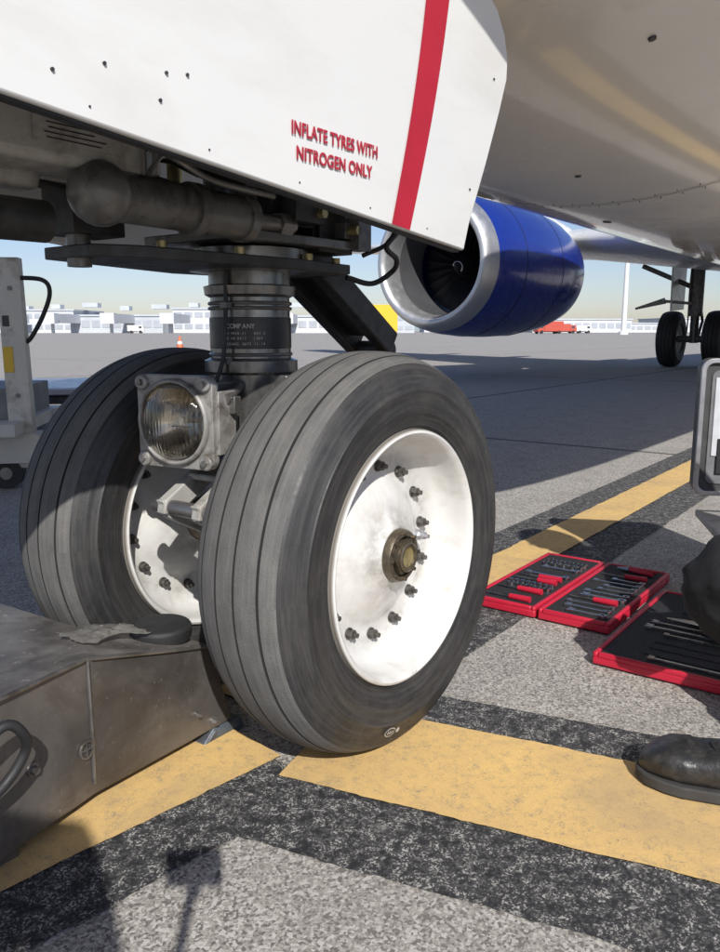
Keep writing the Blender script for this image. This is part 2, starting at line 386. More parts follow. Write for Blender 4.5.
def wing(sg):
    mb=MB(); secs=[(1.0,10.4,6.9,1.95,.15),(4.9,13.0,4.3,2.35,.13),(16,19.8,1.5,3.35,.11)]
    prof=[]; n=18
    for i in range(n+1):
        x=.5*(1-math.cos(math.pi*i/n)); y=5*(.2969*math.sqrt(x)-.126*x-.3516*x*x+.2843*x**3-.1036*x**4); prof.append((x,y))
    loop=[(x,y) for x,y in reversed(prof)]+[(x,-y*.8) for x,y in prof[1:]]
    vs=[]
    for s,le,ch,z,th in secs:
        for x,y in loop: vs.append(L(le+x*ch,sg*s,z+y*ch*th))
    m=len(loop)
    fs=[(k*m+j,k*m+(j+1)%m,(k+1)*m+(j+1)%m,(k+1)*m+j) for k in range(2) for j in range(m)]
    fs+=[tuple(range(2*m,3*m))]
    mb.add(vs,fs,0,True)
    for s,le in((3.6,16.8),(6.5,17.3),(9.3,18.3)):
        mb.sph(L(le+.6,sg*s,2.15+.085*s),(1.3,.16,.2),0,16,10)
    return mb.build('wing',plane,white,angle=60)
wing(1); wing(-1)
def engine(sg):
    e=empty('turbofan_engine',L(8.68,sg*4.96,1.70),0,plane)
    mb=MB()
    prof=[(.70,.95,2),(.715,.6,2),(.725,.36,1),(.74,.20,1),(.765,.07,1),(.80,.01,1),(.845,0,1),(.885,.03,1),(.925,.11,1),(.96,.27,0),(1.0,.5,0),(1.03,.95,0),(1.045,1.6,0),(1.03,2.3,0),(.96,3.1,0),(.86,3.6,0),(.83,3.6,2),(.85,2.9,2)]
    mb.rev(prof,(0,0,0),(1,0,0),96)
    mb.rev([(.60,2.7,2),(.60,3.6,2),(.50,4.2,1),(.42,4.5,1),(.0,4.5,1)],(0,0,0),(1,0,0),48)
    mb.rev([(.72,1.3,2),(.0,1.32,2)],(0,0,0),(1,0,0),48)
    mb.build('nacelle',e,[blue_m,lip_m,liner],angle=60)
    mb=MB(); mb.rev([(.0,.72,0),(.05,.76,0),(.11,.88,0),(.16,1.02,0),(.18,1.2,0)],(0,0,0),(1,0,0),40)
    for i in range(24):
        t=2*math.pi*i/24; q=Matrix.Rotation(t,3,'X'); v=[]
        for k in range(6):
            r=.16+.54*k/5; tw=.5+.7*k/5
            for sgn in(-1,1):
                w=.085+.04*k/5
                v.append(q@Vector((1.15+sgn*w*math.cos(tw),sgn*w*math.sin(tw),r)))
        mb.add(v,[(2*k,2*k+1,2*k+3,2*k+2) for k in range(5)],1,True)
    pts=[]
    for k in range(14):
        t=k/13; r=.02+.07*t; h=.735+.12*t; a=t*4.2
        pts.append((h-.01,r*math.cos(a),r*math.sin(a)))
    mb.tube(pts,.010,2,8,3)
    mb.build('fan_and_spinner',e,[fan_m,fan_m,white])
    mb=MB(); mb.prism([(1.2,-.1,.98),(5.0,-.1,.5),(5.4,-.1,.85),(3.8,-.1,1.05),(1.9,-.1,1.25)],(0,.2,0)); mb.build('pylon',e,white,bevel=.05)
    mb=MB(); mb.rev([(1.032,1.0),(1.035,1.0),(1.035,1.012),(1.032,1.012)],(0,0,0),(1,0,0),96); mb.rev([(1.028,2.3),(1.033,2.3),(1.033,2.31),(1.028,2.31)],(0,0,0),(1,0,0),96); mb.build('cowl_seams',e,dkmet)
engine(-1); engine(1)
def tyre_profile(Rr,w,beadr,grooves=(),gw=.0022,gd=.005):
    hw=w/2; D_=Rr-beadr
    side=[(beadr,.76*hw),(beadr+.008,.86*hw),(beadr+.012,.90*hw),(beadr+.017,.90*hw),(beadr+.022,.925*hw),(beadr+.27*D_,.985*hw),(beadr+.40*D_,1.0*hw),(beadr+.50*D_,.99*hw),(beadr+.515*D_,1.002*hw),(beadr+.535*D_,1.0*hw),(beadr+.55*D_,.975*hw),(beadr+.66*D_,.935*hw),(beadr+.70*D_,.915*hw),(beadr+.715*D_,.893*hw),(beadr+.82*D_,.86*hw)]
    th=.80*hw
    tr=lambda h: Rr-.055*(Rr)*abs(h/th)**2.6
    n=20
    base=[-th+2*th*i/n for i in range(n+1)]
    out=[(r,-h,0) for r,h in side]
    pts=[(h,0) for h in base if all(abs(h-g)>gw*2.5 for g in grooves)]
    for g in grooves: pts+=[(g-gw,0),(g-gw*.6,1),(g+gw*.6,1),(g+gw,0)]
    pts.sort()
    for i,(h,d) in enumerate(pts):
        nd=pts[i+1][1] if i+1<len(pts) else 0
        out.append((tr(h)-d*gd,h,2 if (d or nd) else 1))
    out[-1]=(out[-1][0],out[-1][1],0)
    out+=[(r,h,0) for r,h in reversed(side)]
    return out
def main_gear(sg):
    e=empty('main_landing_gear',L(16.6,sg*3.35,0),0,plane)
    for k,dy in enumerate((-.45,.45)):
        mb=MB(); mb.rev(tyre_profile(.58,.40,.27,(-.11,-.04,.04,.11),.006,.01),(0,dy,.58),(0,1,0),64)
        mb.build('tyre_%d'%(k+1),e,[main_side,main_side,groove_m])
        mb=MB(); mb.rev([(.27,.16),(.25,.165),(.24,.1),(.12,.06),(.1,.12),(.0,.13)],(0,dy,.58),(0,1,0),48)
        mb.rev([(.27,.16),(.25,.165),(.24,.1),(.12,.06),(.1,.12),(.0,.13)],(0,dy,.58),(0,-1,0),48)
        mb.build('wheel_%d'%(k+1),e,white)
    mb=MB(); mb.cyl((0,-.42,.58),(0,.42,.58),.07); mb.cyl((0,0,.5),(0,0,1.35),.085); mb.cyl((0,0,1.05),(0,0,2.5),.14)
    mb.cyl((-.02,0,1.6),(-.1,.0-sg*1.1,2.1),.05)
    for s in(-.06,.06):
        mb.cyl((.08,s,.62),(.38,s,.95),.03); mb.cyl((.38,s,.95),(.12,s,1.3),.03)
    mb.tube([(-.1,.1,2.2),(-.17,.1,1.6),(-.15,.1,1.0),(-.1,.12,.7)],.015)
    mb.build('strut',e,grmet)
    mb=MB(); mb.prism([(-.5,sg*-.35-.0,1.15),(.45,sg*-.35,1.2),(.5,sg*-.35,2.2),(-.55,sg*-.35,2.2)],(0,.03,0)); mb.build('strut_door',e,white,bevel=.01)
    mb=MB(); mb.cyl((-.05,.0,1.3),(-.6,.5,1.35),.03); mb.prism([(-.55,.45,1.30),(-.75,1.0,1.18),(-.72,1.02,1.22),(-.5,.5,1.42)],(.03,.0,.0)); mb.build('strut_link',e,ltmet)
main_gear(-1); main_gear(1)

def door(name,s,thick,sgn):
    pts=[(.146,.895),(.165,.945),(.22,1.05),(.268,1.15),(.293,1.21),(.295,1.245),(.28,1.285),(.25,1.318),(.205,1.338),(.15,1.352),(-.2,1.43),(-.8,1.56),(-1.7,1.70),(-1.75,1.06),(-1.2,1.012),(-.716,.969)]
    mb=MB(); mb.prism([L(a,s,z) for a,z in pts],L(0,sgn*thick,0)); return mb.build(name,plane,[door_m],bevel=.003)
door('nose_gear_door_starboard',.345,.025,1)
door('nose_gear_door_port',-.345,.025,-1)
mb=MB(); v=[]; n=10
for i in range(n+1):
    t=i/n; bow=.012*math.sin(math.pi*t)
    aL=-.085+(.022+.085)*t+bow; aR=-.034+(.090+.034)*t+bow; zL=.9165+(1.362-.9165)*t; zR=.9125+(1.352-.9125)*t
    v+=[L(aL,.3722,zL),L(aR,.3722,zR)]
mb.add(v,[(2*i,2*i+1,2*i+3,2*i+2) for i in range(n)]); mb.build('door_red_stripe',plane,red_m)
def text(name,s,loc,size,m,parent,rot,sx=1,ext=.0004,off=.012):
    cu=bpy.data.curves.new(name,'FONT'); cu.body=s; cu.size=size; cu.extrude=ext; cu.space_character=1.04; cu.offset=size*off
    ob=bpy.data.objects.new(name,cu); scene.collection.objects.link(ob); ob.parent=parent; ob.location=loc; ob.rotation_euler=rot; ob.scale=(sx,1,1)
    cu.materials.append(m); return ob
stencil=mat('stencil_red',(.40,.02,.04),.5,0,.1,10,dirt=(.62,.50,.48),dscale=160,dlo=.60,dhi=.68)
text('door_text_line_1','INFLATE TYRES WITH',L(-.317,.3722,1.006),.0235,stencil,plane,(R(90),0,0),.82,off=.02)
text('door_text_line_2','NITROGEN ONLY',L(-.308,.3722,.976),.0235,stencil,plane,(R(90),0,0),.87,off=.02)
mb=MB()
for (a,z) in ((-.69,1.06),(-.66,1.0),(-.60,1.02),(-.52,1.03),(-.53,1.0),(-.6,1.12),(-.49,1.035),(-.45,1.2),(-.2,1.22),(.16,1.0),(.24,1.2)):
    mb.cyl(L(a,.3695,z),L(a,.3722,z),.0019,seg=10)
for i in range(5):
    a=-.62+.16*i; mb.cyl(L(a,.3695,.982-.086*(a+.7)+.0),L(a,.3712,.982-.086*(a+.7)),.0012,seg=8)
mb.build('door_fasteners',plane,dkmet)
mb=MB()
ed=[(-1.2,1.009),(-.716,.966),(.140,.892)]
for i in range(2):
    (a0,z0),(a1,z1)=ed[i],ed[i+1]; mb.prism([L(a0,.350,z0),L(a1,.350,z1),L(a1,.350,z1+.004),L(a0,.350,z0+.004)],L(0,.013,0))
mb.build('door_seal',plane,black_m)
mb=MB()
mb.box(L(-.75,0,1.31),(2.0,.66,.02),0)
for i in range(8): mb.box(L(-1.6+.26*i,0,1.28),(.02,.64,.06),0)
for s in(-.2,.2): mb.box(L(-.75,s,1.27),(1.9,.02,.05),0)
mb.build('gear_bay_roof',plane,bay_m,bevel=.002)  # ribbed plate below the closed belly, painted dark as bay shade

# ------------------------------------------------------------------ nose gear
ng=empty('nose_landing_gear',L(.008,.011,0),0,plane)
WR=.36
def nose_wheel(s0,k):
    c=L(0,s0,WR); ax=(0,-1,0)
    mb=MB(); mb.rev(tyre_profile(.36,.205,.222,(-.062,-.024,.014,.056),.0021,.005),c,ax,160)
    mb.build('tyre_%d'%k,ng,[side_m,tread_m,groove_m],angle=40)
    mb=MB()
    for sg in(1,-1):
        a=(0,-sg,0)
        prof=[(.228,.072),(.2285,.088),(.2265,.0945),(.2215,.097),(.2165,.094),(.213,.085),(.211,.068),(.207,.046),(.200,.034),(.190,.024),(.180,.017),(.172,.013),(.150,.012),(.138,.013),(.130,.019),(.118,.027),(.100,.036),(.080,.044),(.064,.050),(.056,.056),(.050,.064),(.0,.065)]
        mb.rev(prof,c,a,120)
    mb.build('wheel_%d'%k,ng,rim_m,angle=40)
    mb=MB()
    for sg in(1,-1):
        y=Vector((0,-sg,0))
        for i in range(14):
            t=2*math.pi*(i+.35)/14; d=Vector((math.cos(t),0,math.sin(t)))*.156
            p=c+d+y*.0115
            mb.cyl(p,p+y*.004,.0108,seg=16); mb.cyl(p+y*.004,p+y*.014,.0088,seg=6,smooth=False); mb.cyl(p+y*.014,p+y*.022,.0046,seg=10)
        for (t,rr) in((R(4),.118),):
            p=c+Vector((math.cos(t),0,math.sin(t)))*rr+y*.026
            mb.cyl(p,p+y*.012,.011,.010,seg=16,m=2); mb.cyl(p+y*.012,p+y*.024,.0075,seg=6,m=2,smooth=False); mb.cyl(p+y*.024,p+y*.032,.004,seg=10,m=2)
        mb.rev([(.048,.050),(.048,.074),(.045,.079),(.037,.080),(.036,.072)],c,(0,-sg,0),40,m=3)
        mb.cyl(c+y*.060,c+y*.084,.034,seg=6,m=3,smooth=False)
        for i in range(8):
            t=2*math.pi*i/8; p=c+Vector((math.cos(t),0,math.sin(t)))*.0415+y*.078; mb.cyl(p,p+y*.006,.0036,seg=6,m=3)
        mb.rev([(.027,.084),(.027,.089),(.024,.091),(.0195,.090),(.0185,.0855)],c,(0,-sg,0),32,m=3)
        mb.rev([(.0190,.0865),(.0165,.0850),(.0,.0845)],c,(0,-sg,0),32,m=1)
    mb.build('wheel_hardware_%d'%k,ng,[bolt_m,brass,alu,hub_d])
nose_wheel(.25,1); nose_wheel(-.25,2)
mb=MB()
def smark(t,r,w,h,m,up=0):
    c=L(0,.25,WR); pts=[]
    for i in range(16):
        q=2*math.pi*i/16; rr=r+h*math.sin(q); tt=t+w*math.cos(q)/r
        hh=.1030 if rr<.302 else .1030-(rr-.302)*.28
        pts.append(c+Vector((math.cos(tt)*rr,-hh-.0008-up,math.sin(tt)*rr)))
    mb.add(pts,[tuple(range(16))],m)
smark(R(-104),.308,.017,.0085,0); smark(R(-104),.308,.015,.0068,1,.0006)
for q in(-.009,-.004,.001,.007): smark(R(-104)+q/.308,.308,.0014,.004,0,.0012)
smark(R(-99.5),.308,.005,.005,0)
mb.build('tyre_markings',ng,[labelt,label_m])
mb=MB(); AXZ=WR
mb.cyl(L(0,-.2,AXZ),L(0,.2,AXZ),.030,seg=32); mb.cyl(L(0,-.19,AXZ),L(0,-.13,AXZ),.045,seg=32); mb.cyl(L(0,.13,AXZ),L(0,.19,AXZ),.045,seg=32)
mb.cyl(L(-.02,-.10,AXZ),L(-.02,.10,AXZ),.058,seg=32)
mb.build('axle',ng,steel)
SA=-.035
mb=MB()
mb.rev([(.0,.33),(.06,.33),(.066,.35),(.066,.46),(.060,.47)],L(SA,0,0),(0,0,1),48,m=0)
mb.rev([(.052,.46,2),(.052,.56,2)],L(SA,0,0),(0,0,1),48)
mb.rev([(.056,.545,0),(.078,.55,0),(.082,.56,0),(.082,.675,0),(.088,.68,0),(.088,.70,0),(.076,.705,0),(.074,.815,0),(.084,.82,0),(.086,.835,0),(.076,.838,0),(.076,.86,0),(.11,.862,0),(.11,.90,0),(.08,.905,0),(.08,1.28,0)],L(SA,0,0),(0,0,1),64)
mb.build('strut',ng,[oleo,dkmet,chrome],angle=30)
mb=MB()
mb.rev([(.0753,.722),(.0766,.723),(.0766,.778),(.0753,.779)],L(SA,0,0),(0,0,1),64)
mb.build('strut_label',ng,label_m)
def curved_text(s,z,size,t0):
    w=size*.66; r=.0772
    for i,ch in enumerate(s):
        if ch==' ': continue
        th=t0+i*w/r
        d=Vector((math.cos(th),math.sin(th),0))
        text('strut_label_letter_%d_%d'%(i,int(z*1000)),ch,L(SA,0,z)+d*r,size,labelt,ng,(R(90),0,th+math.pi/2),.9,.0002)
base=math.atan2(-.65,-.75)
curved_text('COMPANY',.759,.012,base-.55)
curved_text('P/N 4820-31   REV C',.748,.0065,base-.65)
curved_text('SER NO 0417   INSP',.739,.0065,base-.65)
curved_text('OVERHAUL DATE 11-19',.729,.0065,base-.65)
mb=MB()
for z in(.708,.792,.801): mb.rev([(.0755,z),(.079,z+.001),(.079,z+.006),(.0755,z+.007)],L(SA,0,0),(0,0,1),48)
mb.box(L(SA-.09,0,.62),(.07,.07,.09)); mb.box(L(SA,.09,.63),(.05,.04,.09)); mb.cyl(L(SA,.07,.63),L(SA,.125,.63),.018)
mb.box(L(SA-.04,.085,.58),(.03,.03,.06)); mb.box(L(SA,-.09,.60),(.06,.04,.10))
mb.build('strut_brackets',ng,steel,bevel=.003)
mb=MB()
for s in(-.045,.045):
    mb.prism([L(-.09,s-.012,.53),L(-.23,s-.008,.455),L(-.235,s-.008,.43),L(-.20,s-.008,.425),L(-.08,s-.012,.49)],L(0,.022,0))
    mb.prism([L(-.235,s-.01,.455),L(-.22,s-.01,.42),L(-.06,s-.012,.335),L(-.05,s-.012,.37),L(-.20,s-.01,.455)],L(0,.022,0))
mb.box(L(-.15,0,.49),(.03,.09,.012)); mb.box(L(-.15,0,.405),(.03,.09,.012))
mb.cyl(L(-.215,-.075,.44),L(-.215,.075,.44),.014,m=1); mb.cyl(L(-.09,-.07,.51),L(-.09,.07,.51),.016,m=1)
mb.build('torque_links',ng,[ltmet,steel],bevel=.003)
mb=MB()
def beam(p0,p1,w,h,m=0):
    p0=Vector(p0);p1=Vector(p1); d=(p1-p0); x=d.normalized(); y=Vector((0,1,0)); z=x.cross(y).normalized(); M=Matrix((x,y,z)).transposed()
    mb.box((p0+p1)/2,(d.length,w,h),m,M)
beam(L(.03,.035,.95),L(.38,.035,.725),.03,.055); beam(L(.03,-.06,.95),L(.38,-.06,.725),.03,.055)
beam(L(.12,-.01,.90),L(.35,-.01,.75),.07,.02)
beam(L(.38,.01,.70),L(.02,.01,.50),.03,.04)
mb.cyl(L(.38,-.07,.712),L(.38,.04,.712),.020); mb.cyl(L(.06,-.10,.93),L(.06,.10,.93),.03)
mb.build('drag_brace',ng,dkmet,bevel=.004)
mb=MB()
mb.prism([L(-.42,-.06,.862),L(-.42,.05,.862),L(-.36,.09,.862),L(-.05,.13,.862),L(.12,.12,.862),L(.15,.03,.862),L(.15,-.10,.862),L(-.1,-.14,.862)],(0,0,.018),0)
mb.prism([L(-.18,-.12,.905),L(-.18,.12,.905),L(.12,.14,.905),L(.14,-.12,.905)],(0,0,.016),1)
mb.cyl(L(-.40,0,.85),L(-.40,0,.90),.018,m=1)
for a,s in((-.3,.07),(-.16,.1),(.0,.115),(.1,.1)): mb.cyl(L(a,s,.88),L(a,s,.892),.009,seg=6,m=2,smooth=False)
mb.build('steering_plate',ng,[dkmet,grmet,brass],bevel=.002)
mb=MB()
mb.cyl(L(-.45,.14,.935),L(-.17,.12,.935),.034,seg=28); mb.sph(L(-.46,.14,.935),(.043,.043,.043)); mb.cyl(L(-.30,.13,.935),L(-.28,.13,.935),.039,seg=28); mb.cyl(L(-.185,.121,.935),L(-.165,.12,.935),.038,seg=28)
for i in range(6):
    q=2*math.pi*i/6; mb.cyl(L(-.164,.12+.030*math.cos(q),.935+.030*math.sin(q)),L(-.158,.12+.030*math.cos(q),.935+.030*math.sin(q)),.004,seg=6,m=1,smooth=False)
mb.cyl(L(-.17,.12,.935),L(-.05,.12,.935),.014,m=1); mb.cyl(L(-.09,.12,.935),L(-.06,.12,.935),.020,seg=6,m=1,smooth=False)
mb.tube([L(-.40,.17,.965),L(-.37,.17,.995),L(-.28,.165,.975),L(-.14,.16,.97)],.005,1)
mb.cyl(L(-.39,.165,.965),L(-.39,.165,.995),.010,m=1,seg=8)
mb.cyl(L(-.80,.08,.895),L(-.50,.07,.90),.028,m=2,seg=24); mb.cyl(L(-.62,.08,.898),L(-.59,.08,.898),.034,m=1,seg=24)
mb.build('steering_actuator',ng,[grmet,steel,dkmet],angle=40)
mb=MB(); mb.box(L(-.56,.085,1.01),(.34,.13,.095),0); mb.box(L(-.40,.09,.995),(.05,.10,.07),0); mb.box(L(-.60,.05,.955),(.2,.05,.03),0)
mb.build('control_unit',ng,ltmet,bevel=.012,seg=3)
mb=MB()
mb.box(L(-.50,.1513,1.012),(.12,.002,.055),0)
for i in range(8): mb.box(L(-.50-.003*(i%3),.1528,1.032-.006*i),(.09-.012*(i%3),.001,.0012),1)
mb.build('control_unit_label',ng,[ltmet,label_m])
mb=MB(); random.seed(11)
for i in range(70):
    a=random.uniform(-.75,.16); s=random.uniform(-.28,.12); z=random.uniform(.93,1.22)
    if random.random()<.5: mb.box(L(a,s,z),(random.uniform(.03,.12),random.uniform(.02,.08),random.uniform(.02,.08)),random.choice((0,0,1)))
    else:
        d=random.choice((Vector((random.uniform(.05,.2),0,random.uniform(-.02,.02))),Vector((0,random.uniform(.05,.15),0)),Vector((0,0,random.uniform(.03,.12)))))
        mb.cyl(L(a,s,z),L(a,s,z)+d,random.uniform(.006,.02),m=random.choice((0,1,0,2)),seg=16)
for i in range(18):
    a=random.uniform(-.7,-.3); s=random.uniform(-.2,.1); z=random.uniform(.94,1.15); p=[L(a,s,z)]
    for k in range(4): a+=random.uniform(.06,.18); z+=random.uniform(-.03,.03); s+=random.uniform(-.03,.03); p.append(L(a,s,max(z,.92)))
    mb.tube(p,random.uniform(.003,.007),random.choice((0,3,3,1)),8,5)
for a,z in((-.02,1.0),(.0,.96),(.03,1.03),(.07,.99),(.10,.94)):
    mb.box(L(a,.11,z),(.03,.05,.03),1); mb.cyl(L(a,.13,z),L(a,.155,z),.009,seg=6,m=2,smooth=False)
mb.box(L(.0,.02,1.05),(.16,.16,.22),0); mb.box(L(.09,.06,.95),(.10,.10,.10),0)
mb.build('bay_fittings',ng,[dkmet,grmet,brass,black_m],bevel=.0015)
mb=MB()
mb.tube([L(.10,.13,.97),L(.16,.17,.985),L(.20,.18,.955),L(.17,.17,.915),L(.22,.16,.895),L(.25,.13,.875),L(.22,.1,.85),L(.16,.08,.86)],.0055,0,10)
mb.tube([L(.08,.12,1.0),L(.15,.18,1.02),L(.21,.17,.99),L(.21,.15,.93),L(.16,.12,.9)],.0045,0,10)
mb.cyl(L(.10,.12,.97),L(.125,.145,.975),.010,m=1); mb.box(L(.12,.14,.95),(.04,.03,.09),1)
mb.tube([L(SA-.08,.02,.86),L(SA-.083,.02,.80),L(SA-.09,.022,.74),L(SA-.095,.02,.70),L(SA-.11,.015,.66)],.004,0,10)
for z in(.70,.80): mb.box(L(SA-.083,.02,z),(.014,.016,.010),1)
mb.build('hydraulic_hoses',ng,[black_m,grmet])
tl=empty('taxi_light',L(-.220,-.010,.597),R(10),ng)
def rsq(w,r,n=5):
    o=[]
    for cx,cy,a0 in((w-r,w-r,0),(-w+r,w-r,90),(-w+r,-w+r,180),(w-r,-w+r,270)):
        for i in range(n+1): a=R(a0+90*i/n); o.append((cx+r*math.cos(a),cy+r*math.sin(a)))
    return o
mb=MB()
sq=rsq(.082,.018,11); nn=len(sq)
ang=[math.atan2(z,y) for y,z in sq]
front=[(0,y,z) for y,z in sq]; back=[(.016,y,z) for y,z in sq]
hole=[(0,.0715*math.cos(a),.0715*math.sin(a)) for a in ang]; holeb=[(.016,.0715*math.cos(a),.0715*math.sin(a)) for a in ang]
fs=[]
for i in range(nn):
    j=(i+1)%nn
    fs+=[(i,j,2*nn+j,2*nn+i),(nn+j,nn+i,3*nn+i,3*nn+j),(j,i,nn+i,nn+j),(2*nn+i,2*nn+j,3*nn+j,3*nn+i)]
mb.add(front+back+hole+holeb,fs,0)
mb.rev([(.0715,.006),(.0765,.004),(.0765,-.007),(.0735,-.011),(.0695,-.011),(.068,-.006),(.068,.004)],(0,0,0),(1,0,0),64,m=0)
mb.rev([(.0765,.016),(.075,.045),(.055,.078),(.0,.083)],(0,0,0),(1,0,0),48,m=0)
for y,z in((-.068,-.068),(.068,-.068),(-.068,.068),(.068,.068)):
    mb.rev([(.0135,.0),(.0135,-.006),(.011,-.008),(.0,-.008)],(0,y,z),(1,0,0),20,m=0); mb.cyl((-.008,y,z),(-.013,y,z),.006,seg=6,m=1,smooth=False)
mb.box((.09,0,.0),(.06,.05,.06),0); mb.box((.035,-.083,0),(.05,.010,.11),0); mb.box((.05,-.09,.03),(.02,.02,.03),1)
mb.cyl((.03,-.085,.04),(.10,-.07,.06),.010,m=1); mb.cyl((.03,-.085,-.045),(.10,-.06,-.05),.008,m=1)
mb.build('bezel_and_housing',tl,[bez_m,steel],bevel=.0015)
mb=MB(); mb.rev([(.0,-.026),(.02,-.0252),(.04,-.0215),(.055,-.0155),(.066,-.0075),(.0675,-.004),(.064,-.003),(.05,-.0125),(.03,-.020),(.0,-.0228)],(0,0,0),(1,0,0),64); mb.build('lens',tl,lens_m,angle=50)
mb=MB(); mb.rev([(.067,.001),(.055,.022),(.04,.038),(.02,.048),(.006,.051)],(0,0,0),(1,0,0),64,m=0); mb.cyl((.051,0,0),(.02,0,0),.006,m=1); mb.sph((.018,0,0),(.009,.009,.009),2); mb.cyl((.02,-.02,-.01),(.02,.02,-.01),.0015,m=1)
mb.build('reflector_and_bulb',tl,[refl_m,steel,plastic_w],angle=80)

# ------------------------------------------------------------------ jack between the wheels
jk=empty('aircraft_jack',G,ROT)
outl=[(-.205,.06,.195),(-.205,-.07,.195),(-.37,-.10,.245),(-.41,-.40,.26),(-1.3,-.40,.27),(-1.3,.16,.27),(-.72,.115,.268),(-.46,.066,.260)]
bot=[(-.15,.06,.03),(-.15,-.07,.03),(-.37,-.10,.03),(-.41,-.40,.03),(-1.3,-.40,.03),(-1.3,.16,.03),(-.72,.115,.03),(-.46,.066,.03)]
n=8
mb=MB(); vs=[L(*p) for p in outl]+[L(*p) for p in bot]
mb.add(vs,[tuple(range(n))],1); mb.add(vs,[tuple(reversed(range(n,2*n)))]+[(i,n+i,n+(i+1)%n,(i+1)%n) for i in range(n)],0)
mb.build('beam_body',jk,[jack_m,jtop_m],bevel=.004,seg=3)
mb=MB()
mb.box(L(-.9,-.12,.017),(.6,.4,.026),0)
mb.prism([L(-.235,.062,.001),L(-.12,.062,.001),L(-.13,.062,.026),L(-.20,.062,.032)],L(0,-.05,0),2)
mb.prism([L(-.22,.064,.010),L(-.13,.064,.010),L(-.14,.064,.024),L(-.20,.064,.028)],L(0,-.035,0),2)
mb.rev([(.0,.205),(.05,.205),(.055,.215),(.055,.232),(.05,.237),(.0,.237)],L(-.255,-.01,0),(0,0,1),32,m=1)
mb.build('feet_and_pad',jk,[jack_m,black_m,chock_m],bevel=.003)
mb=MB()
mb.tube([L(-.462,.068,.05),L(-.461,.0685,.15),L(-.461,.068,.255)],.003,0,8,4)
mb.tube([L(-.215,.064,.197),L(-.30,.067,.218),L(-.455,.070,.258)],.0035,0,8,4); mb.tube([L(-.47,.072,.261),L(-.72,.119,.268),L(-1.2,.156,.27)],.0035,0,8,4)
mb.build('weld_beads',jk,steel)
mb=MB()
def facebolt(a,z,r):
    s=.066+(-.46-a)*.19 if a<-.46 else .062
    p=L(a,s,z); nrm=L(.19,1,0).normalized() if a<-.46 else L(0,1,0)
    mb.cyl(p-nrm*.002,p+nrm*.003,r*1.6,seg=24); mb.cyl(p+nrm*.003,p+nrm*.010,r,seg=6,smooth=False)
facebolt(-.575,.135,.0065); facebolt(-.24,.075,.004); facebolt(-.20,.045,.006)
p=L(-.475,.071,.115); mb.rev([(.015,0),(.015,.003),(.012,.003),(.012,.001)],p,L(.19,1,0),28); mb.box(p,(.024,.005,.002)); mb.box(p,(.002,.005,.024))
mb.build('face_bolts',jk,steel)
mb=MB(); mb.tube([L(-.72,.15,.20),L(-.655,.16,.255),L(-.625,.16,.235),L(-.62,.15,.20),L(-.66,.145,.16),L(-.75,.15,.14)],.007,0,12); mb.build('hydraulic_hose',jk,black_m)
mb=MB(); nx=34; ny=18; v=[]
for i in range(nx+1):
    for j in range(ny+1):
        a=-.43+.13*i/nx; s=-.065+.075*j/ny+.010*math.sin(i*.25); ed=min(i,nx-i,j*2,(ny-j)*2)/8
        zt=.2225+.0385*min(1,max(0,(-.215-a)/.25))
        z=zt+.005+min(1,ed)*(.010*abs(mn.noise(Vector((a*24,s*24,1))))+.004*abs(mn.noise(Vector((a*70,s*70,4)))))
        v.append(L(a+.010*mn.noise(Vector((j*.3,1,i*.2))),s+.010*mn.noise(Vector((i*.25,0,j*.2))),z))
mb.add(v,[(i*(ny+1)+j,i*(ny+1)+j+1,(i+1)*(ny+1)+j+1,(i+1)*(ny+1)+j) for i in range(nx) for j in range(ny)],0,True)
rg=mb.build('plastic_rag',None,rag,angle=180); rg.location=G; rg.rotation_euler=(0,0,ROT)

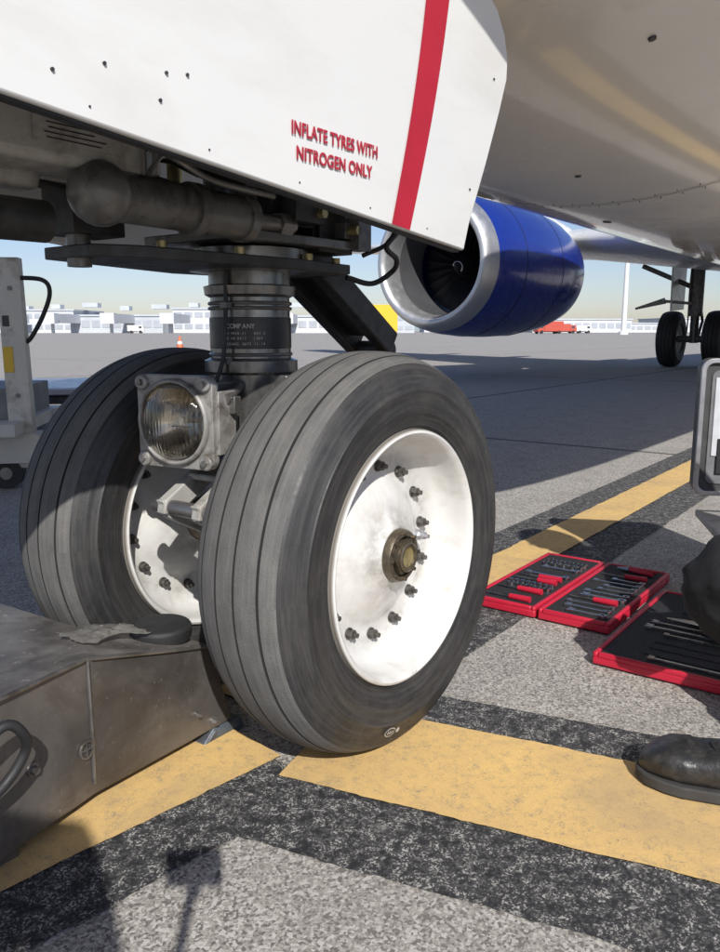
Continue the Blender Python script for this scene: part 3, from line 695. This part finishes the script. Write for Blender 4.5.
# ------------------------------------------------------------------ tool trays
def tray(K,LX,LY,halves,seed):
    rnd=random.Random(seed); e=empty('tool_tray',K,ROT)
    hw=LY/halves
    shell=MB(); fm=MB(); tl_=MB()
    for h in range(halves):
        y0=h*hw+.004; y1=(h+1)*hw-.004; cy=(y0+y1)/2; w=y1-y0
        shell.box((LX/2,cy,.014),(LX,w,.020))
        for (cx,cyy,sx,sy) in((LX/2,y0+.006,LX,.012),(LX/2,y1-.006,LX,.012),(.006,cy,.012,w-.024),(LX-.006,cy,.012,w-.024)): shell.box((cx,cyy,.0275),(sx,sy,.013))
        fm.box((LX/2,cy,.0265),(LX-.026,w-.026,.010))
        z=.033; x=.035
        while x<LX-.05:
            kind=rnd.choice('wwsdwe') if h==0 else rnd.choice('kkwse')
            ln=w-.06
            if kind=='w':
                r=rnd.uniform(.006,.011); q=ln*rnd.uniform(.6,.95)
                tl_.box((x,y0+.03+q/2,z+.002),(r*.9,q-2*r,.005),0); tl_.rev([(r*1.2,0),(r*1.2,.007),(r*.6,.007),(r*.6,0)],(x,y0+.03,z),(0,0,1),12,m=0)
                tl_.prism([(x-r,y0+.03+q-r,z),(x+r,y0+.03+q-r,z),(x+r*1.2,y0+.03+q+r,z),(x+r*.4,y0+.03+q+r,z),(x,y0+.03+q,z),(x-r*.4,y0+.03+q+r,z),(x-r*1.2,y0+.03+q+r,z)],(0,0,.006),0); x+=.036
            elif kind=='s':
                q=ln*rnd.uniform(.4,.55)
                tl_.cyl((x,y0+.03,z+.006),(x,y0+.03+q,z+.006),.009,.007,seg=10,m=1); tl_.cyl((x,y0+.03+q,z+.004),(x,y1-.03,z+.004),.0025,seg=8,m=0); x+=.036
            elif kind=='d':
                for sg in(-1,1): tl_.tube([(x+sg*.016,y0+.03,z+.006),(x+sg*.012,y0+.03+ln*.3,z+.006),(x,y0+.03+ln*.6,z+.006)],.006,1,8,3)
                tl_.cyl((x,y0+.03+ln*.58,z+.006),(x,y0+.03+ln*.85,z+.006),.009,.003,seg=8,m=0); x+=.055
            elif kind=='e':
                tl_.box((x,y0+w/2,z-.0005),(.022,ln*.6,.002),2); x+=.042
            else:
                yy=y0+.03; r=rnd.uniform(.006,.010)
                while yy<y1-.03: tl_.cyl((x,yy,z-.002),(x,yy,z+.006+r*.3),r,seg=14,m=0); tl_.cyl((x,yy,z+.0095),(x,yy,z+.0102),r*.6,seg=8,m=2); yy+=2.9*r
                x+=.032
    shell.build('shell',e,tray_red,bevel=.004); fm.build('foam_insert',e,foam,bevel=.002); tl_.build('tools',e,[chrome,tray_red,foam])
tray(Vector((.627,1.90,0)),.53,.40,2,3)
tray(Vector((.85,1.493,0)),.55,.40,1,5)

# ------------------------------------------------------------------ equipment case with open lid on a stand
ec=empty('equipment_case',(1.155,2.20,-.0),R(-12))
def rrect(w,h,r,n=6):
    o=[]
    for cx,cy,a0 in((w/2-r,h/2-r,0),(-w/2+r,h/2-r,90),(-w/2+r,-h/2+r,180),(w/2-r,-h/2+r,270)):
        for i in range(n+1): a=R(a0+90*i/n); o.append((cx+r*math.cos(a),cy+r*math.sin(a)))
    return o
mb=MB(); lid=rrect(.42,.385,.03); zc=.487
mb.prism([(x,.0,zc+z) for x,z in lid],(0,.05,0),0)
n=len(lid); inn=rrect(.395,.36,.022)
vs=[(x,-.012,zc+z) for x,z in lid]+[(x,-.012,zc+z) for x,z in inn]+[(x,-.0005,zc+z) for x,z in lid]+[(x,-.0005,zc+z) for x,z in inn]
fs=[]
for i in range(n):
    j=(i+1)%n; fs+=[(i,n+i,n+j,j),(n+i,3*n+i,3*n+j,n+j),(i,j,2*n+j,2*n+i)]
mb.add(vs,fs,1)
mb.prism([(x,-.004,zc+z) for x,z in rrect(.36,.32,.02)],(0,.003,0),2)
mb.box((-.045,-.006,zc+.03),(.25,.003,.22),3); mb.box((-.13,-.009,zc-.08),(.05,.004,.10),4); mb.box((-.05,-.009,zc-.09),(.07,.004,.08),4)
mb.box((.10,-.12,.27),(.24,.22,.07),0); mb.box((.10,-.12,.308),(.22,.20,.006),4)
mb.build('case_and_lid',ec,[mat('case_shell',(.05,.05,.05),.5,0,.2,20),alu,mat('lid_lining',(.16,.16,.17),.8,0,.2,20),mat('paper_sheet',(.55,.57,.60),.7,0,.1,20),foam],bevel=.002)
mb=MB(); mb.box((.02,-.06,.222),(.40,.30,.018),1)
for x in(-.0,.18):
    for y,y2 in((-.2,.08),(.08,-.2)): mb.cyl((x,y,.0),(x,y2,.213),.010,m=0)
mb.cyl((-.0,-.2,.02),(.18,-.2,.02),.009,m=0); mb.cyl((-.0,.08,.02),(.18,.08,.02),.009,m=0)
mb.build('folding_stool',ec,[alu,ltmet],bevel=.002)

# ------------------------------------------------------------------ ground support cart at left
ca=empty('ground_support_cart',(-1.665,3.85,0),R(8))
cream=mat('cream_paint',(.60,.57,.50),.5,0,.06,6,dirt=(.22,.19,.15),dscale=8,dlo=.5,dhi=.72)
mb=MB()
mb.prism([(-.02,-.03,.10),(.09,-.03,.10),(.075,-.03,1.09),(-.03,-.03,1.09)],(0,.07,0),0)
mb.box((-.12,.0,1.06),(.2,.06,.05),0); mb.box((-.20,.0,.60),(.05,.05,.95),0); mb.box((-.7,.3,.30),(1.5,1.0,.06),0)
mb.box((.0,-.0,.20),(.28,.16,.14),0); mb.box((-.6,.35,.40),(1.2,.7,.16),1); mb.box((.0,-.032,.62),(.045,.004,.12),2); mb.box((-.0,-.032,.80),(.03,.004,.05),3)
for z in(.25,.45,.95): mb.cyl((.03,-.034,z),(.03,-.026,z),.012,seg=6,m=1,smooth=False)
mb.build('chassis_and_post',ca,[cream,mat('cart_grey',(.2,.2,.2),.6,0,.2,6),yel_obj,label_m],bevel=.006)
mb=MB()
mb.tube([(.04,0,1.0),(.17,0,.99),(.20,0,.93),(.16,0,.82),(.10,0,.72),(.07,0,.70)],.011,0,10)
for x,y in((-.05,.0),(-1.3,.0),(-.05,.75),(-1.3,.75)): mb.cyl((x-.0,y-.035,.075),(x,y+.035,.075),.075,seg=28,m=0); mb.cyl((x,y-.04,.075),(x,y+.04,.075),.03,seg=16,m=1)
mb.box((-.05,0,.135),(.1,.1,.02),1)
mb.build('castors_and_hose',ca,[black_m,steel],bevel=.003)
dl=empty('baggage_dolly',(-2.05,6.2,0),R(14))
mb=MB(); mb.box((0,0,.34),(2.2,1.3,.05),0); mb.box((0,0,.28),(2.1,1.2,.06),1)
for x in(-.8,.8):
    for y in(-.5,.5): mb.cyl((x,y-.06,.13),(x,y+.06,.13),.13,seg=24,m=2); mb.box((x,y,.22),(.1,.1,.1),1)
mb.cyl((1.1,0,.25),(1.7,0,.12),.025,m=1); mb.rev([(.05,-.01),(.05,.01),(.03,.01),(.03,-.01),(.05,-.01)],(1.74,0,.11),(0,0,1),20,m=1)
mb.build('deck_and_wheels',dl,[alu,dkmet,black_m],bevel=.008)

# ------------------------------------------------------------------ far setting
tb=empty('terminal_building')
def block(mb,x0,x1,y,dep,h,z0=0,win=True,m=0,floors=1):
    mb.box(((x0+x1)/2,y+dep/2,z0+h/2),(x1-x0,dep,h),m)
    mb.box(((x0+x1)/2,y+dep/2,z0+h+.25),(x1-x0+.8,dep+.8,.5),1)
    if win:
        for f in range(floors):
            zz=z0+h*(f+.55)/floors; n=max(2,int((x1-x0)/3.2)); w=(x1-x0)/n
            for i in range(n): mb.box((x0+w*(i+.5),y-.05,zz),(w*.78,.2,h/floors*.42),2)
mb=MB()
block(mb,-150,-92,262,30,7.0,floors=2); block(mb,-91,-62,256,26,5.2,m=1); block(mb,-61,-34,266,30,7.6,floors=2); block(mb,-33,-10,258,20,5.0); block(mb,-9,18,270,22,6.0,m=1,floors=2)
for i in range(9):
    x=-140+i*17; mb.box((x,246,4.3),(2.6,24,2.6),0); mb.cyl((x,236,0),(x,236,3.1),.5,seg=12,m=1); mb.box((x,233.5,4.2),(4,3,3),0)
for i in range(14):
    x=-145+i*11.3; mb.box((x,270,8.0+(i%3)*.5),(3+(i%2)*2,4,1.4),1)
mb.build('blocks_and_gates',tb,[conc,conc2,glass_far])
hb=empty('hangar_building')
mb=MB()
for x0,x1,h,y in((70,110,5,330),(112,135,3.5,340),(140,200,6,380),(205,260,4,360),(30,60,3.5,380)): block(mb,x0,x1,y,30,h)
mb.build('sheds',hb,[conc,conc2,glass_far])
hz=mat('distant_vegetation',(.26,.31,.33),.9,0,.15,.02)
mb=MB(); v=[];n=400
for i in range(n+1):
    x=-900+2100*i/n; h=5+3*mn.noise(Vector((i*.09,0,0)))+2*mn.noise(Vector((i*.6,2,0))); v+=[(x,900+8*mn.noise(Vector((i*.3,7,0))),-1),(x,900,max(1.5,h)),(x,912,max(1,h-1))]
mb.add(v,[(3*i+k,3*i+3+k,3*i+4+k,3*i+1+k) for i in range(n) for k in(0,1)],0,True); mb.build('tree_belt',None,hz,angle=80)
lm=empty('light_mast',(50.2,155,0))
mb=MB(); mb.cyl((0,0,0),(0,0,16.5),.5,.38,seg=16); mb.box((0,0,16.7),(1.6,.8,.5)); mb.cyl((0,0,0),(0,0,.6),.9,seg=16)
for i in range(4): mb.box((-.6+.4*i,-.5,16.4),(.3,.3,.4))
mb.build('mast',lm,white)
def truck(name,loc,rz,body,L_=6,Hh=3):
    e=empty(name,loc,rz); mb=MB()
    mb.box((-.8,0,.55+Hh/2-.2),(L_-1.9,2.3,Hh-.5),0)
    mb.prism([(L_/2-1.7,-1.1,.5),(L_/2,-1.1,.5),(L_/2,-1.1,1.3),(L_/2-.35,-1.1,2.2),(L_/2-1.7,-1.1,2.2)],(0,2.2,0),0)
    mb.prism([(L_/2-.02,-1.0,1.35),(L_/2+.03,-1.0,1.35),(L_/2-.30,-1.0,2.1),(L_/2-.35,-1.0,2.1)],(0,2.0,0),1)
    for y in(-1.12,1.10): mb.box((L_/2-1.0,y,1.65),(.8,.04,.6),1)
    for x in(-L_/2+1.2,L_/2-1.0):
        for y in(-1.0,1.0): mb.cyl((x,y-.15,.42),(x,y+.15,.42),.42,seg=20,m=2)
    mb.box((0,0,.5),(L_-.4,1.6,.2),2)
    mb.build('body',e,[body,glass_d,black_m],bevel=.05)
truck('yellow_truck',(2.0,108,0),R(185),yel_obj,6,4.0)
truck('fire_truck',(44,190,0),R(200),red_obj,7,2.8); truck('fire_truck',(54,215,0),R(10),red_obj,6,2.4)
for x,y,r in((-62,225,10),(-30,215,20),(63,230,0)): truck('service_van',(x,y,0),R(r),white,4.6,2.1)
cn=empty('traffic_cone',(-7.55,34,0))
mb=MB(); mb.box((0,0,.02),(.40,.40,.04),0); mb.rev([(.15,.04,0),(.11,.20,1),(.085,.32,0),(.03,.54,0),(.0,.55,0)],(0,0,0),(0,0,1),24); mb.build('cone',cn,[orange,white])

# ------------------------------------------------------------------ people
def skin(name,pts,edges,rad,m,parent,root=0,sub=2):
    me=bpy.data.meshes.new(name); me.from_pydata([tuple(p) for p in pts],edges,[]); me.update(); me.materials.append(m)
    ob=bpy.data.objects.new(name,me); scene.collection.objects.link(ob); ob.parent=parent
    sk=ob.modifiers.new('skin','SKIN'); sk.use_smooth_shade=True
    for i,r in enumerate(rad):
        d=me.skin_vertices[0].data[i]; d.radius=r if isinstance(r,tuple) else (r,r); d.use_root=(i==root)
    s=ob.modifiers.new('sub','SUBSURF'); s.levels=sub; s.render_levels=sub
    return ob
def wrinkle(ob,strength=.012,size=.06):
    t=bpy.data.textures.new('cloth_folds','CLOUDS'); t.noise_scale=size; t.noise_depth=2
    s=ob.modifiers.new('sub2','SUBSURF'); s.levels=1; s.render_levels=1
    d=ob.modifiers.new('folds','DISPLACE'); d.texture=t; d.strength=strength; d.mid_level=.5
def hand(name,wrist,dirv,up,parent,side=1,curl=.5,m=None):
    d=Vector(dirv).normalized(); u=Vector(up); u=(u-d*u.dot(d)).normalized(); x=d.cross(u)*side
    w=Vector(wrist); P=[w,w+d*.045,w+d*.085]; E=[(0,1),(1,2)]; Rr=[(.024,.020),(.036,.016),(.038,.014)]
    for k,(off,ln) in enumerate(((.030,.070),(.010,.078),(-.010,.072),(-.029,.056))):
        b=len(P); a=0; p=w+d*.085+x*off; P.append(p); Rr.append(.0095); E.append((2,b))
        for q in range(3):
            a+=curl*.75; p=p+(d*math.cos(a)-u*math.sin(a))*ln*(.42,.32,.26)[q]; P.append(p); Rr.append((.0088,.008,.007)[q]); E.append((b+q,b+q+1))
    b=len(P); p=w+d*.03+x*.032; P.append(p); Rr.append(.014); E.append((1,b))
    for q,l in enumerate((.035,.028)):
        p=p+(d*.75+x*.55-u*.3*q).normalized()*l; P.append(p); Rr.append((.0105,.009)[q]); E.append((b+q,b+q+1))
    skin(name,P,E,Rr,m or skin_m,parent,1,2)
def head(c,fwd,parent,up=(0,0,1)):
    f=Vector(fwd).normalized(); u=Vector(up); s=u.cross(f).normalized(); u=f.cross(s); M=Matrix((f,s,u)).transposed(); c=Vector(c)
    mb=MB(); o=lambda x,y,z:c+M@Vector((x,y,z))
    mb.sph(c+M@Vector((-.01,0,.02)),(.098,.078,.105),0,28,18,M); mb.sph(o(.025,0,-.05),(.065,.058,.068),0,24,14,M)
    mb.sph(o(.09,0,-.02),(.022,.014,.016),0,12,8,M); mb.sph(o(.085,0,.005),(.014,.010,.028),0,12,8,M)
    for y in(-.032,.032): mb.sph(o(.072,y,.012),(.014,.014,.011),1,12,8,M); mb.sph(o(.083,y,.012),(.005,.006,.006),2,8,6,M); mb.sph(o(-.005,y*2.45,-.005),(.018,.008,.032),0,12,8,M); mb.sph(o(.078,y,.034),(.010,.022,.005),2,10,6,M)
    mb.sph(o(.083,0,-.062),(.010,.024,.008),3,12,8,M)
    mb.cyl(o(-.02,0,-.15),o(-.015,0,-.04),.055,.052,seg=24,m=0)
    mb.sph(o(-.025,0,.045),(.100,.084,.098),2,28,16,M)
    mb.build('head',parent,[skin_m,plastic_w,hair_m,mat('lips',(.4,.15,.12),.5)],angle=180)
def shoe(name,heel,toe,parent):
    e=Vector(heel); t=Vector(toe); d=(t-e); Ln=d.length; d.normalize(); s=Vector((0,0,1)).cross(d)
    secs=[(0,.030,.095),(.05,.038,.112),(.20,.041,.132),(.36,.040,.128),(.48,.043,.104),(.60,.048,.088),(.72,.052,.080),(.755,.0530,.079),(.765,.0545,.081),(.86,.050,.078),(.94,.038,.066),(.985,.022,.050),(1.0,.010,.040)]
    up=MB(); v=[];n=28
    for k,w,h in secs:
        for j in range(n):
            a=2*math.pi*j/n; cx=math.cos(a); cz=math.sin(a)
            z=.022+(h-.022)*(.5+.5*math.copysign(abs(cz)**.7,cz))
            v.append(e+d*(k*Ln)+s*(w*math.copysign(abs(cx)**.7,cx))+Vector((0,0,z)))
    m=len(secs); f=[(i*n+j,i*n+(j+1)%n,(i+1)*n+(j+1)%n,(i+1)*n+j) for i in range(m-1) for j in range(n)]+[tuple(reversed(range(n))),tuple(range((m-1)*n,m*n))]
    up.add(v,f,0,True)
    for q in range(5):
        k=.32+.06*q; p=e+d*k*Ln+Vector((0,0,.130-.0115*q)); up.tube([p-s*.026-Vector((0,0,.010)),p+Vector((0,0,.004)),p+s*.026+d*.008-Vector((0,0,.010))],.0028,0,6,3)
    up.tube([e+d*(.60*Ln)+s*.030+Vector((0,0,.078)),e+d*(.66*Ln)+Vector((0,0,.088)),e+d*(.60*Ln)-s*.030+Vector((0,0,.078))],.0022,0,6,5)
    o=up.build(name,parent,[shoe_m,sole_m],angle=60)
    def outline(g): return [e+d*(k*Ln+(g if k>.9 else 0)-(g if k==0 else 0))+s*(w+g) for k,w,h in secs]+[e+d*(k*Ln+(g if k>.9 else 0)-(g if k==0 else 0))-s*(w+g) for k,w,h in reversed(secs)]
    so_=MB(); so_.prism([Vector((p.x,p.y,.0095)) for p in outline(.004)],(0,0,.020),0); so_.build(name+'_sole',parent,sole_m,bevel=.003)
me_=empty('mechanic_person')
V=Vector
hip=V((1.20,1.33,.34))
tr=skin('trousers',[hip,V((1.17,1.22,.34)),V((1.0,1.18,.42)),V((.90,1.17,.47)),V((.84,1.17,.28)),V((.80,1.15,.13)),
  V((1.15,1.44,.33)),V((.90,1.45,.335)),V((.645,1.43,.285)),V((.74,1.52,.19)),V((.90,1.62,.10)),V((1.19,1.33,.46))],
  [(0,1),(1,2),(2,3),(3,4),(4,5),(0,6),(6,7),(7,8),(8,9),(9,10),(0,11)],
  [.13,.11,.088,.078,.066,.055,.11,.095,.095,.068,.05,.13],trous,me_)
wrinkle(tr,.045,.05)
shoe('shoe_right',(.775,1.125,0),(.478,1.262,0),me_); shoe('shoe_left',(1.02,1.66,0),(.84,1.86,0),me_)
skin('shirt',[V((1.19,1.33,.45)),V((1.17,1.34,.62)),V((1.12,1.35,.80)),V((1.08,1.35,.90)),V((1.12,1.17,.86)),V((1.05,1.10,.66)),V((.92,1.22,.56)),
  V((1.08,1.53,.86)),V((1.0,1.60,.65)),V((.88,1.55,.50))],[(0,1),(1,2),(2,3),(2,4),(4,5),(5,6),(2,7),(7,8),(8,9)],
  [.14,.135,.13,.06,.065,.05,.038,.065,.05,.038],jacket,me_)
hand('hand_right',(.90,1.235,.553),(-.5,.3,-.45),(-.2,.1,1),me_,1,.7); hand('hand_left',(.885,1.545,.495),(-.3,-.3,-.6),(-.2,.1,1),me_,-1,.7)
head((1.02,1.36,1.08),(-.85,.2,-.35),me_)
mb=MB(); mb.cyl((1.2,1.33,0),(1.2,1.33,.025),.17,.17,seg=32); mb.cyl((1.2,1.33,.02),(1.2,1.33,.17),.03); mb.cyl((1.2,1.33,.17),(1.2,1.33,.215),.16,.17,seg=32); mb.build('work_stool',None,black_m,bevel=.005)
ph=empty('photographer_person')
px,py=-.22,-.78
skin('trousers',[V((px,py,.93)),V((px-.09,py,.88)),V((px-.11,py+.02,.50)),V((px-.12,py-.02,.11)),V((px+.09,py,.88)),V((px+.11,py+.04,.50)),V((px+.12,py,.11)),V((px,py,1.02))],
 [(0,1),(1,2),(2,3),(0,4),(4,5),(5,6),(0,7)],[.12,.10,.072,.055,.10,.072,.055,.125],trous,ph)
skin('shirt',[V((px,py,1.0)),V((px,py,1.15)),V((px,py+.01,1.32)),V((px,py+.01,1.42)),V((px-.19,py,1.37)),V((px-.25,py,1.10)),V((px-.22,py+.10,.88)),V((px+.19,py+.02,1.37)),V((px+.25,py+.08,1.12)),V((px+.27,py+.25,.95))],
 [(0,1),(1,2),(2,3),(2,4),(4,5),(5,6),(2,7),(7,8),(8,9)],[.13,.13,.135,.06,.062,.046,.034,.062,.046,.034],jacket,ph)
shoe('shoe_left',(px-.12,py-.07,0),(px-.16,py+.21,0),ph); shoe('shoe_right',(px+.12,py-.06,0),(px+.15,py+.22,0),ph)
head((px,py+.03,1.60),(.1,1,-.3),ph)
hand('hand_left',(px-.22,py+.105,.875),(.1,.2,-1),(-1,0,0),ph,1,.4); hand('hand_right',(px+.27,py+.255,.945),(.1,.9,-.3),(.4,0,1),ph,1,.9)
ss=empty('selfie_stick')
mb=MB(); mb.cyl((.06,-.56,.905),(.000,-.045,.785),.007,m=0); mb.box((.0,-.035,.803),(.078,.018,.052),1); mb.cyl((.075,-.66,.935),(.055,-.52,.895),.016,m=0); mb.cyl((.0,-.045,.765),(.0,-.04,.785),.010,m=0)
mb.build('stick_and_camera',ss,[black_m,dkmet],bevel=.002)

# ------------------------------------------------------------------ light, sky, camera
trav=Vector((-.223,.998,-.755)).normalized()
sun=bpy.data.lights.new('sun','SUN'); sun.energy=5.0; sun.angle=R(.5); sun.color=(1,.97,.92)
so=bpy.data.objects.new('sun',sun); scene.collection.objects.link(so); so.rotation_euler=trav.to_track_quat('-Z','Y').to_euler(); so.location=(2,-5,6)
w=bpy.data.worlds.new('World'); scene.world=w; w.use_nodes=True; nt=w.node_tree
sk=N(nt,'ShaderNodeTexSky',sky_type='NISHITA'); sk.sun_disc=False; sk.sun_elevation=math.asin(-trav.z); sk.sun_rotation=math.atan2(-trav.x,-trav.y)
sk.dust_density=.6; sk.air_density=1.0; sk.ozone_density=2.5; sk.altitude=50
bg=nt.nodes['Background']; nt.links.new(mixc(nt,1.0,sk.outputs[0],(1.02,.98,1.10,1),'MULTIPLY'),bg.inputs[0]); bg.inputs[1].default_value=.10
cam=bpy.data.cameras.new('camera'); co_=bpy.data.objects.new('camera',cam); scene.collection.objects.link(co_); scene.camera=co_
cam.sensor_fit='VERTICAL'; cam.sensor_height=36; cam.sensor_width=36; cam.lens=30.25; cam.clip_start=.01; cam.clip_end=6000
co_.location=(0,0,.755); co_.rotation_euler=(R(90-10.3),0,0)
scene.view_settings.view_transform='Standard'; scene.view_settings.look='None'; scene.view_settings.exposure=0
